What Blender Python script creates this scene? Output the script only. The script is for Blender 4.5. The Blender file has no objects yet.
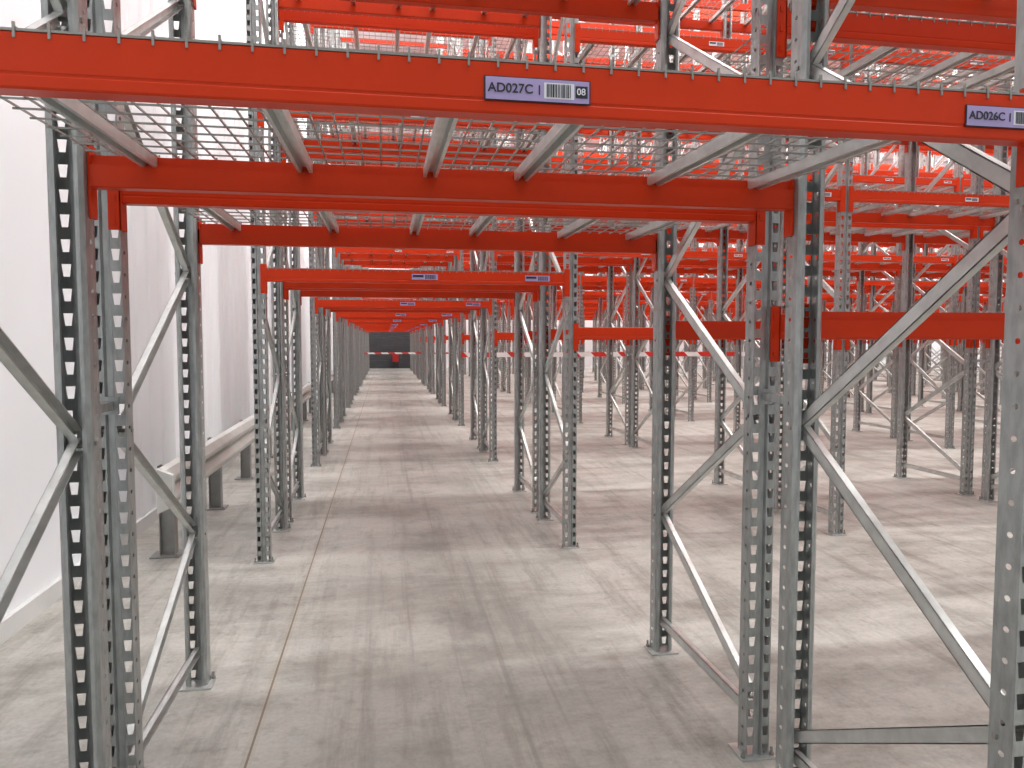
import bpy, math, random
import numpy as np
random.seed(4)
S=bpy.context.scene
H=1.70
# ------------------------------------------------------------------ materials
def mat(name):
    m=bpy.data.materials.new(name); m.use_nodes=True
    nt=m.node_tree; b=nt.nodes['Principled BSDF']; return m,nt,b
def N(nt,t,**k):
    n=nt.nodes.new(t)
    for a,v in k.items(): setattr(n,a,v)
    return n
def ramp(nt,fac,stops):
    r=N(nt,'ShaderNodeValToRGB'); e=r.color_ramp.elements
    while len(e)<len(stops): e.new(0.5)
    for i,(p,c) in enumerate(stops):
        e[i].position=p; e[i].color=(c[0],c[1],c[2],1)
    nt.links.new(fac,r.inputs[0]); return r.outputs[0]
def noise(nt,scale,detail=4,rough=.55,vec=None,sc=None):
    n=N(nt,'ShaderNodeTexNoise'); n.inputs['Scale'].default_value=scale
    n.inputs['Detail'].default_value=detail; n.inputs['Roughness'].default_value=rough
    tc=N(nt,'ShaderNodeTexCoord'); src=tc.outputs['Object']
    if sc:
        mp=N(nt,'ShaderNodeMapping'); mp.inputs['Scale'].default_value=sc
        nt.links.new(src,mp.inputs[0]); src=mp.outputs[0]
    nt.links.new(src,n.inputs['Vector']); return n.outputs['Fac']
def mixc(nt,fac,a,b,mode='MIX'):
    m=N(nt,'ShaderNodeMix',data_type='RGBA',blend_type=mode)
    for sock,v in ((m.inputs[0],fac),(m.inputs[6],a),(m.inputs[7],b)):
        if isinstance(v,(int,float)): sock.default_value=v
        elif isinstance(v,tuple): sock.default_value=(*v,1)
        else: nt.links.new(v,sock)
    return m.outputs[2]
def simple(name,c,rough=.5,metal=0,var=.08,scale=6,sc=None,spec=.5):
    m,nt,b=mat(name)
    lo=tuple(x*(1-var) for x in c); hi=tuple(min(1,x*(1+var)) for x in c)
    nt.links.new(ramp(nt,noise(nt,scale,sc=sc),[(.35,lo),(.65,hi)]),b.inputs['Base Color'])
    b.inputs['Roughness'].default_value=rough; b.inputs['Metallic'].default_value=metal
    b.inputs['Specular IOR Level'].default_value=spec
    return m
M_galv=simple('galvanised_steel',(.38,.40,.395),.36,.6,.16,45,(1,1,.3))
M_wire=simple('zinc_wire',(.34,.335,.31),.35,.6,.05,10)
M_brace=simple('galvanised_brace',(.62,.635,.62),.30,.65,.1,14)
M_red=simple('orange_red_paint',(.58,.038,.006),.36,0,.04,3,spec=.22)
M_label=simple('label_lavender',(.40,.33,.58),.4,0,.02,3)
M_white=simple('label_white',(.75,.75,.8),.4,0,.02,3)
M_ink=simple('label_ink',(.02,.02,.03),.5,0,.02,3)
M_wall=simple('wall_white_panel',(.87,.89,.92),.5,0,.01,.7)
M_skirt=simple('kerb_grey',(.66,.66,.65),.6,0,.05,3)
M_ceil=simple('ceiling_sheet',(.78,.79,.80),.6,0,.03,1)
M_steel=simple('roof_steel',(.45,.46,.48),.5,.2,.03,1)
M_door=simple('door_dark_grey',(.05,.053,.06),.5,.1,.1,3)
M_rail=simple('guard_rail_steel',(.58,.585,.56),.38,.35,.06,5)
M_post=simple('guard_post_steel',(.30,.30,.29),.5,.4,.1,8)
M_cab=simple('cabinet_red',(.5,.02,.015),.4,0,.03,2)
M_black=simple('black_plastic',(.02,.02,.02),.4,0,.1,6)
# hazard tape
M_tape,nt,b=mat('hazard_tape')
tc=N(nt,'ShaderNodeTexCoord'); w=N(nt,'ShaderNodeTexWave'); w.bands_direction='DIAGONAL'; w.inputs['Scale'].default_value=1.1
nt.links.new(tc.outputs['Object'],w.inputs['Vector'])
r=ramp(nt,w.outputs['Fac'],[(.49,(.85,.85,.85)),(.51,(.65,.03,.02))]); nt.links.new(r,b.inputs['Base Color'])
# concrete
M_floor,nt,b=mat('concrete_floor')
n1=noise(nt,.35,6,.6); n2=noise(nt,2.6,10,.72); n3=noise(nt,40,4,.7); n4=noise(nt,.8,8,.7,sc=(.5,1.4,1)); n5=noise(nt,2.2,8,.72,sc=(2.4,.25,1)); n6=noise(nt,9,6,.7)
n7=noise(nt,1.6,7,.62,sc=(5.5,.10,1)); n8=noise(nt,1.3,10,.75)
c=ramp(nt,n1,[(.3,(.445,.43,.395)),(.7,(.55,.535,.495))])
c2=ramp(nt,n2,[(.3,(.68,.67,.65)),(.55,(1,1,1)),(.8,(1.12,1.12,1.1))]); c=mixc(nt,.95,c,c2,'MULTIPLY')
c4=ramp(nt,n4,[(.38,(.52,.51,.485)),(.53,(1,1,1))]); c=mixc(nt,.72,c,c4,'MULTIPLY')
c5=ramp(nt,n5,[(.36,(.54,.525,.50)),(.5,(1,1,1))]); c=mixc(nt,.65,c,c5,'MULTIPLY')
c6=ramp(nt,n6,[(.28,(.62,.61,.59)),(.46,(1,1,1))]); c=mixc(nt,.75,c,c6,'MULTIPLY')
c3=ramp(nt,n3,[(.3,(.80,.80,.80)),(.6,(1,1,1))]); c=mixc(nt,.8,c,c3,'MULTIPLY')
tc=N(nt,'ShaderNodeTexCoord'); sx=N(nt,'ShaderNodeSeparateXYZ'); nt.links.new(tc.outputs['Object'],sx.inputs[0])
def mth(op,a,bb=None):
    m=N(nt,'ShaderNodeMath',operation=op)
    for i,v in enumerate((a,bb)):
        if v is None: continue
        if isinstance(v,(int,float)): m.inputs[i].default_value=v
        else: nt.links.new(v,m.inputs[i])
    return m.outputs[0]
# worn, dirty traffic lane down the tunnel, broken up by noise
lane=mth('ABSOLUTE',mth('SUBTRACT',sx.outputs[0],.40))
mr=N(nt,'ShaderNodeMapRange'); nt.links.new(lane,mr.inputs[0]); mr.inputs[1].default_value=.1; mr.inputs[2].default_value=1.05; mr.inputs[3].default_value=1; mr.inputs[4].default_value=0
dn=ramp(nt,n8,[(.36,(0,0,0)),(.60,(1,1,1))])
c=mixc(nt,mth('MULTIPLY',mth('MULTIPLY',mr.outputs[0],dn),.85),c,(.155,.148,.132))
tm=ramp(nt,n7,[(.54,(0,0,0)),(.64,(1,1,1))])
c=mixc(nt,mth('MULTIPLY',mth('MULTIPLY',mr.outputs[0],tm),.55),c,(.14,.135,.12))
def joint(out,off,period,half):
    a=mth('ADD',out,off); a=mth('PINGPONG',a,period/2); return mth('LESS_THAN',a,half)
jx=joint(sx.outputs[0],.566,7.2,.005); jy=joint(sx.outputs[1],-10.2,13.05,.005)
jw=joint(sx.outputs[0],.566,7.2,.022)
c=mixc(nt,mth('MULTIPLY',jw,.22),c,(.33,.27,.17))
c=mixc(nt,mth('MULTIPLY',mth('MAXIMUM',jx,jy),.85),c,(.14,.105,.065))
nt.links.new(c,b.inputs['Base Color'])
rr=N(nt,'ShaderNodeMapRange'); nt.links.new(n2,rr.inputs[0]); rr.inputs[3].default_value=.36; rr.inputs[4].default_value=.6
nt.links.new(rr.outputs[0],b.inputs['Roughness'])
bp=N(nt,'ShaderNodeBump'); bp.inputs['Strength'].default_value=.08; nt.links.new(n3,bp.inputs['Height']); nt.links.new(bp.outputs[0],b.inputs['Normal'])

# ------------------------------------------------------------------ mesh builder
class B:
    def __init__(s): s.v=[];s.f=[];s.m=[];s.n=0
    def add(s,v,f,mi):
        v=np.asarray(v,float); s.v.append(v)
        o=s.n; s.f.extend([tuple(i+o for i in q) for q in f])
        s.m.extend(mi if isinstance(mi,list) else [mi]*len(f)); s.n+=len(v)
    def box(s,x0,x1,y0,y1,z0,z1,mi=0):
        s.add([(x0,y0,z0),(x1,y0,z0),(x1,y1,z0),(x0,y1,z0),(x0,y0,z1),(x1,y0,z1),(x1,y1,z1),(x0,y1,z1)],
              [(0,3,2,1),(4,5,6,7),(0,1,5,4),(1,2,6,5),(2,3,7,6),(3,0,4,7)],mi)
    def prism_x(s,prof,x0,x1,mi):
        n=len(prof); v=[(x0,p[0],p[1]) for p in prof]+[(x1,p[0],p[1]) for p in prof]
        f=[(i,(i+1)%n,n+(i+1)%n,n+i) for i in range(n)]+[tuple(range(n))[::-1],tuple(range(n,2*n))]
        s.add(v,f,mi)
    def prism_y(s,prof,y0,y1,mi,closed=True):
        n=len(prof); v=[(p[0],y0,p[1]) for p in prof]+[(p[0],y1,p[1]) for p in prof]
        f=[(i,(i+1)%n,n+(i+1)%n,n+i) for i in range(n if closed else n-1)]
        if closed: f+=[tuple(range(n))[::-1],tuple(range(n,2*n))]
        s.add(v,f,mi)
    def cyl(s,x,y,z0,z1,r,mi,k=8):
        v=[(x+r*math.cos(2*math.pi*i/k),y+r*math.sin(2*math.pi*i/k),z) for z in (z0,z1) for i in range(k)]
        f=[(i,(i+1)%k,k+(i+1)%k,k+i) for i in range(k)]+[tuple(range(k,2*k))]
        s.add(v,f,mi)
    def mesh(s,name,mats):
        me=bpy.data.meshes.new(name); me.from_pydata(np.concatenate(s.v).tolist(),[],s.f)
        for m in mats: me.materials.append(m)
        me.polygons.foreach_set('material_index',s.m); me.update(); return me
def obj(name,me,loc=(0,0,0),parent=None):
    o=bpy.data.objects.new(name,me); S.collection.objects.link(o); o.location=loc
    if parent: o.parent=parent
    return o

ZT=9.6; PITCH=.075
def upright_template(detail):
    """C section, perforated face toward -Y at y=-.04, local coords"""
    t=B()
    def strip(pa,pb,za,zb):
        t.add([(*pa,za),(*pb,za),(*pb,zb),(*pa,zb)],[(0,1,2,3)],0)
    def cells(pa,pb,hole,pitch,z0=0.0):
        pa=np.array(pa);pb=np.array(pb); k=int((ZT-z0)/pitch)
        vs=[];fs=[]
        for i in range(k):
            z=z0+i*pitch; o=len(vs)
            outer=[(0,0),(1,0),(1,1),(0,1)]
            for u,w in outer: p=pa+(pb-pa)*u; vs.append((p[0],p[1],z+w*pitch))
            for u,w in hole: p=pa+(pb-pa)*u; vs.append((p[0],p[1],z+w*pitch))
            if len(hole)==4:
                for j in range(4): fs.append((o+j,o+(j+1)%4,o+4+(j+1)%4,o+4+j))
            else:
                for j in range(4):
                    a=o+4+2*j; bq=a+1; nx=o+4+(2*j+2)%8
                    fs.append((o+j,o+(j+1)%4,bq,a)); fs.append((o+(j+1)%4,nx,bq))
        t.add(vs,fs,0)
    trap=[(.24,.25),(.76,.25),(.90,.76),(.10,.76)]
    cells((-.05,-.04),(-.016,-.04),trap,PITCH); cells((.016,-.04),(.05,-.04),trap,PITCH)
    strip((-.016,-.04),(-.010,-.028),0,ZT); strip((-.010,-.028),(.010,-.028),0,ZT); strip((.010,-.028),(.016,-.04),0,ZT)
    if detail:
        cx,cz,ru,rz=.45,.5,.12,.1
        a=[]
        for j in range(8):
            th=math.radians(-112.5+45*j); a.append((cx+ru*math.cos(th),cz+rz*math.sin(th)))
        for sx_ in (-1,1): cells((sx_*.05,-.04),(sx_*.05,.03),a,PITCH,.01)
    else:
        for sx_ in (-1,1): strip((sx_*.05,-.04),(sx_*.05,.03),0,ZT)
    for sx_ in (-1,1):
        strip((sx_*.05,.03),(sx_*.038,.042),0,ZT); strip((sx_*.038,.042),(sx_*.026,.042),0,ZT)
        strip((sx_*.026,.042),(sx_*.026,.030),0,ZT)
    return np.concatenate(t.v),t.f
TPL={d:upright_template(d) for d in (True,False)}
X0=-.925; BAY=1.478-X0; NB=13
FDS=(1.035,1.108)
BH=.098; TL=2.257-BH
LV=[1.035*H+.69*H*k-.055 for k in range(7)]
LT=[TL]+[TL+1.20*k for k in range(1,6)]

def brace(b,x,ya,za,yb,zb,mi=2):
    d=np.array([yb-ya,zb-za]);L=np.hypot(*d);d/=L;n=np.array([-d[1],d[0]]); w=.022;t=.013
    A=np.array([ya,za]);Bp=np.array([yb,zb])
    for (w0,w1,t0,t1) in ((-w,w,-t,-t+.003),(-w,-w+.003,-t,t),(w-.003,w,-t,t)):
        v=[]
        for P in (A,Bp):
            for ww,tt in ((w0,t0),(w1,t0),(w1,t1),(w0,t1)):
                p=P+n*ww; v.append((x+tt,p[0],p[1]))
        b.add(v,[(0,1,2,3),(7,6,5,4),(0,4,5,1),(1,5,6,2),(2,6,7,3),(3,7,4,0)],mi)
def beam(b,x0,x1,y,dr,z):
    P=[(0,.004),(.004,0),(.046,0),(.05,.004),(.05,BH-.03),(.034,BH-.03),(.034,BH),(.003,BH),(0,BH-.003),(0,.030),(.0015,.028),(.0015,.024),(0,.022)]
    b.prism_x([(y+dr*p[0],z+p[1]) for p in P],x0,x1,1)
    for xa,sg in ((x0,-1),(x1,1)):
        xs=(xa,xa-sg*.006); b.box(min(xs),max(xs),min(y-dr*.006,y+dr*.05),max(y-dr*.006,y+dr*.05),z-.09,z+BH+.03,1)
        xs=(xa-sg*.004,xa+sg*.036); b.box(min(xs),max(xs),min(y-dr*.006,y-dr*.002),max(y-dr*.006,y-dr*.002),z-.09,z+BH+.03,1)
        for k in range(3):
            zz=z-.07+k*.075; xc=xa+sg*.018
            b.box(xc-.006,xc+.006,y-.009,y+.002,zz,zz+.02,1)
def deck(b,x0,x1,ya,yb,z,dz=0):
    top=z+BH; w=.0022
    n=40
    def zz(y): return dz*(1-(y-ya)/(yb-ya))
    for i in range(n+1):
        x=x0+.02+(x1-x0-.04)*i/n
        a,c=top+dz,top
        b.add([(x-w,ya-.005,a+.004),(x+w,ya-.005,a+.004),(x+w,yb+.005,c+.004),(x-w,yb+.005,c+.004),(x-w,ya-.005,a+.0085),(x+w,ya-.005,a+.0085),(x+w,yb+.005,c+.0085),(x-w,yb+.005,c+.0085)],
              [(0,3,2,1),(4,5,6,7),(0,1,5,4),(1,2,6,5),(2,3,7,6),(3,0,4,7)],3)
        for yy,t in ((ya-.007,a),(yb+.003,c)): b.box(x-w,x+w,yy,yy+.004,t-.012,t+.0145,3)
    m=12
    for i in range(m+1):
        y=ya-.002+(yb-ya+.004)*i/m; t=top+zz(y)
        b.box(x0+.01,x1-.01,y-w,y+w,t,t+.0045,3)
    L=(x1-x0)
    for u in (.075,.275,.445,.575,.775,.935):
        xc=x0+L*u
        prof=[(xc-.022,top-.001),(xc-.022,top-.032),(xc-.012,top-.032),(xc-.009,top-.012),(xc+.009,top-.012),(xc+.012,top-.032),(xc+.022,top-.032),(xc+.022,top-.001)]
        k=len(b.v); b.prism_y(prof,ya+.035,yb-.035,2)
        for q in b.v[k:]:
            q[:,2]+=np.array([zz(yv) for yv in q[:,1]])
def label(b,xc,y,z,w=.13,h=.034):
    b.box(xc-w/2,xc+w/2,y-.002,y,z-h/2,z+h/2,4)
    b.box(xc-w*.46,xc-w*.05,y-.003,y-.002,z-h*.05,z+h*.32,5)
    for k in range(9):
        xx=xc+w*.02+k*w*.045; b.box(xx,xx+w*(.02 if k%2 else .028),y-.003,y-.002,z-h*.36,z+h*.36,5)

DZ=-.022
def build_row(kind):
    """kind 0: row whose aisle face is -Y ; kind 1: aisle face +Y. local y 0..FD"""
    b=B(); FD=FDS[kind]
    outer_y,inner_y=(0,FD) if kind==0 else (FD,0)
    for i in range(NB+1):
        cx=X0+BAY*i
        tv,tf=TPL[i<6]
        v=tv.copy(); v[:,0]+=cx; v[:,1]+=.04; b.add(v,tf,0)
        v=tv.copy(); v[:,1]*=-1; v[:,0]+=cx; v[:,1]+=FD-.04; b.add(v,tf,0)
        for yc,s in ((.045,-1),(FD-.045,1)):
            b.box(cx-.075,cx+.075,yc-.065,yc+.065,.001,.009,2)
            for sx_ in (-.062,.062):
                b.cyl(cx+sx_,yc+s*.045,.009,.022,.011,3,6); b.cyl(cx+sx_,yc+s*.045,.022,.045,.006,3,6)
        yo=outer_y+(.05 if outer_y==0 else -.05); yi=inner_y+(.05 if inner_y==0 else -.05)
        brace(b,cx,yo,.10*H,yi,.10*H)
        z=.13*H; side=1; dz=.315*H
        while z<ZT-.8:
            if side: brace(b,cx,yi,z+.02,yo,z+dz)
            else: brace(b,cx,yo,z+.02,yi,z+dz)
            z+=dz; dz=.37*H; side^=1
            yy=yo if not side else yi
            if i<6: b.box(cx-.055,cx+.055,yy-.006,yy+.006,z-.006,z+.006,3)
    for j in range(NB):
        x0=X0+BAY*j+.052; x1=X0+BAY*(j+1)-.052
        for li,z in enumerate(LT if j==0 else LV):
            dz=DZ if (kind==0 and j==0 and li==0) else 0
            beam(b,x0,x1,-.004,1,z+dz); beam(b,x0,x1,FD+.004,-1,z)
            if (j==0 and li<3) or (j>0 and 1<=li<=3): deck(b,x0,x1,0,FD,z,dz)
            if kind==0 and li<4 and not(j==0 and li==0):
                label(b,x0+(x1-x0)*.5,-.0045,z+.05); label(b,x0+(x1-x0)*.93,-.0045,z+.05)
    return b.mesh('rack_row_mesh_%d'%kind,[M_galv,M_red,M_brace,M_wire,M_white,M_ink])
rows=[build_row(0),build_row(1)]
PER=2.56*H; YF=1.445; Y2=2.708; NP=10
racks=[]
for n in range(NP):
    racks.append((obj('pallet_rack',rows[0],(0,YF+PER*n,0)),obj('pallet_rack',rows[1],(0,Y2+PER*n,0))))
b=B()
FD=FDS[0]
for i in range(4):
    for z in (.86*H,2.6*H,4.4*H):
        cx=X0+BAY*i
        b.box(cx-.014,cx+.014,FD+.002,Y2-YF-.002,z,z+.03,0)
        for yy in (FD+.004,Y2-YF-.004): b.box(cx-.03,cx+.03,yy-.003,yy+.003,z-.015,z+.045,0)
sp=b.mesh('row_spacer_mesh',[M_galv,M_red,M_brace])
for n in range(NP): obj('row_spacers',sp,(0,0,0),racks[n][0])

def text(s,size,x,y,z,parent,m=M_ink,name='label_text'):
    cu=bpy.data.curves.new(name,'FONT'); cu.body=s; cu.size=size; cu.align_x='LEFT'; cu.align_y='CENTER'; cu.extrude=.0004; cu.offset=size*.012
    o=bpy.data.objects.new(name+'_c',cu); S.collection.objects.link(o)
    bpy.context.view_layer.update()
    me=bpy.data.meshes.new_from_object(o.evaluated_get(bpy.context.evaluated_depsgraph_get()))
    bpy.data.objects.remove(o); me.materials.clear(); me.materials.append(m)
    q=obj(name,me,(x,y,z),parent); q.rotation_euler=(math.pi/2,0,0); return q
def big_label(xc,y,z,code,num,parent):
    b=B(); w=.205;h=.042
    b.box(xc-w/2-.003,xc+w/2+.003,y-.0015,y,z-h/2-.002,z+h/2+.002,0)
    b.box(xc-w/2,xc+w/2,y-.003,y-.0015,z-h/2,z+h/2,1)
    random.seed(7); x=xc+.017
    b.box(xc+.012,xc+.072,y-.0035,y-.003,z-h*.36,z+h*.36,2)
    while x<xc+.066:
        ww=random.choice((.0012,.002,.003)); b.box(x,x+ww,y-.004,y-.0035,z-h*.3,z+h*.3,0); x+=ww+random.choice((.0012,.002))
    b.box(xc+.075,xc+.099,y-.004,y-.003,z-h*.27,z+h*.27,0)
    b.box(xc+.0015,xc+.0040,y-.004,y-.003,z-.009,z+.009,0)
    obj('label_plate',b.mesh('label_plate',[M_ink,M_label,M_white]),(0,0,0),parent)
    text(code,.0245,xc-w/2+.004,y-.004,z,parent)
    text(num,.018,xc+.077,y-.0045,z,parent,M_white)
pr=racks[0][0]
big_label(.298,-.005,TL+DZ+.047,'AD027C','08',pr)
big_label(1.345,-.005,TL+DZ+.047,'AD026C','07',pr)
b=B()
label(b,.31,-.0045,TL+DZ+.05,.2,.045); label(b,1.2,-.0045,TL+DZ+.05,.2,.045)
lm=b.mesh('beam_labels',[M_galv,M_red,M_brace,M_wire,M_label,M_ink])
for n in range(1,NP): obj('beam_labels',lm,(0,0,0),racks[n][0])

# ------------------------------------------------------------------ room
XL=-1.27*H; XR=X0+BAY*NB+2.4; YB=-3.0; YE=45.2; ZC=11.6
b=B(); b.box(XL-.3,XR+.3,YB,YE+.3,-.2,0,0); obj('floor',b.mesh('floor',[M_floor]))
b=B(); b.box(XL-.2,XL,YB,YE,0,ZC,0)
y=6.6
while y<YE-.3:
    b.add([(XL+.001,y,.12),(XL+.016,y+.05,.12),(XL+.016,y+.13,.12),(XL+.001,y+.18,.12),(XL+.001,y,ZC),(XL+.016,y+.05,ZC),(XL+.016,y+.13,ZC),(XL+.001,y+.18,ZC)],
          [(0,1,5,4),(1,2,6,5),(2,3,7,6),(0,3,2,1)],0)
    y+=.36
obj('wall_left',b.mesh('wall_left',[M_wall,M_skirt]))
b=B(); b.box(XL,XL+.03,YB,YE,0,.12,0); obj('baseboard_left',b.mesh('baseboard_left',[M_skirt]))
b=B(); b.box(XL,XR,YE,YE+.2,0,ZC,0); obj('wall_back',b.mesh('wall_back',[M_wall]))
b=B(); b.box(XR,XR+.2,YB,YE,0,ZC,0); obj('wall_right',b.mesh('wall_right',[M_wall]))
b=B(); b.box(XL-.2,XR+.2,YB,YE+.2,ZC,ZC+.2,0); obj('ceiling',b.mesh('ceiling',[M_ceil]))
b=B(); b.box(XL,XR,-.06,.06,-.012,0,0); b.box(XL,XR,-.006,.006,-.35,-.012,0); b.box(XL,XR,-.1,.1,-.362,-.35,0)
rb=b.mesh('roof_beam',[M_steel])
for k in range(6): obj('roof_beam',rb,(0,2.6+PER*2*k,ZC))
# roller door
b=B(); x0,x1=-1.5,2.2; YD=YE-.02
z=0
while z<3.6:
    b.add([(x0,YD-.03,z),(x1,YD-.03,z),(x1,YD-.05,z+.05),(x0,YD-.05,z+.05),(x1,YD-.03,z+.1),(x0,YD-.03,z+.1)],[(0,1,2,3),(3,2,4,5)],0); z+=.1
b.box(x0-.12,x0,YD-.1,YD,0,3.8,1); b.box(x1,x1+.12,YD-.1,YD,0,3.8,1); b.box(x0-.12,x1+.12,YD-.25,YD,3.6,3.95,1)
obj('door_1',b.mesh('door_1',[M_door,M_post]))
b=B(); b.box(.45,.8,YE-.45,YE-.22,.4,.9,0); b.box(.48,.77,YE-.46,YE-.45,.43,.87,0); b.box(.71,.74,YE-.48,YE-.46,.6,.7,1); b.box(.5,.54,YE-.4,YE-.3,0,.4,1); b.box(.71,.75,YE-.4,YE-.3,0,.4,1)
obj('fire_hose_cabinet',b.mesh('fire_hose_cabinet',[M_cab,M_black]))
# guard rail
b=B(); GX=-1.0*H; zt=.76
W=[(0,0),(.035,-.02),(.08,-.075),(.08,-.10),(.03,-.15),(0,-.165),(.03,-.18),(.08,-.23),(.08,-.255),(.035,-.31),(0,-.33)]
pr_=[(GX+.06+p[0],zt+p[1]) for p in W]+[(GX+.054+p[0],zt+p[1]) for p in W[::-1]]
b.prism_y(pr_,5.75,43.5,0)
cap=[(GX+.05,zt),(GX+.16,zt-.05),(GX+.16,zt-.28),(GX+.05,zt-.33)]
b.prism_y(cap,5.70,5.76,0)
y=6.15
while y<43.5:
    b.box(GX-.05,GX+.05,y-.004,y+.004,0,.72,1); b.box(GX-.056,GX-.05,y-.05,y+.05,0,.72,1); b.box(GX+.05,GX+.056,y-.05,y+.05,0,.72,1)
    b.box(GX-.12,GX+.1,y-.1,y+.1,0,.012,1); y+=1.66
    b.cyl(GX+.085,y-1.76,.0,.0+.03,.01,1)
obj('guard_rail',b.mesh('guard_rail',[M_rail,M_post]))
b=B(); b.box(-.88,14.2,-.001,.001,-.035,.035,0); obj('hazard_tape',b.mesh('hazard_tape',[M_tape]),(0,YF+PER*7-.012,1.14))
b=B(); b.box(1.48,8.7,-.001,.001,-.045,.045,0); obj('hazard_tape',b.mesh('hazard_tape',[M_tape]),(0,YF+PER*3-.012,1.41))

# ------------------------------------------------------------------ lights
b=B(); b.box(XL+.8,XR-.8,-.5,.5,.02,.1,0); b.box(XL+.8,XR-.8,-.51,-.5,-.02,.1,0); b.box(XL+.8,XR-.8,.5,.51,-.02,.1,0)
fx=b.mesh('ceiling_light',[M_steel])
LX=XR-XL-1.8
for k in range(-1,11):
    yc=.47+PER*k if k>=0 else -1.8
    if yc>YE: break
    f=obj('ceiling_light',fx,(0,yc,10.9))
    l=bpy.data.lights.new('lamp','AREA'); l.shape='RECTANGLE'; l.size=LX; l.size_y=.95; l.energy=LX/40*(1250 if k<0 else 3000 if k>0 else 2000); l.color=(.985,1,.985)
    o=bpy.data.objects.new('lamp',l); S.collection.objects.link(o); o.parent=f; o.location=((XL+XR)/2,0,0)
w=bpy.data.worlds.new('World'); S.world=w; w.use_nodes=True
w.node_tree.nodes['Background'].inputs[0].default_value=(.96,.98,1,1); w.node_tree.nodes['Background'].inputs[1].default_value=.48
S.view_settings.view_transform='Standard'
# ------------------------------------------------------------------ camera
cd=bpy.data.cameras.new('camera'); cam=bpy.data.objects.new('camera',cd); S.collection.objects.link(cam)
cd.sensor_width=36; cd.lens=740/1024*36; cd.clip_start=.05; cd.clip_end=200
cam.location=(0,0,H); cam.rotation_euler=(math.radians(90-3.4),0,math.radians(-9.74))
S.camera=cam
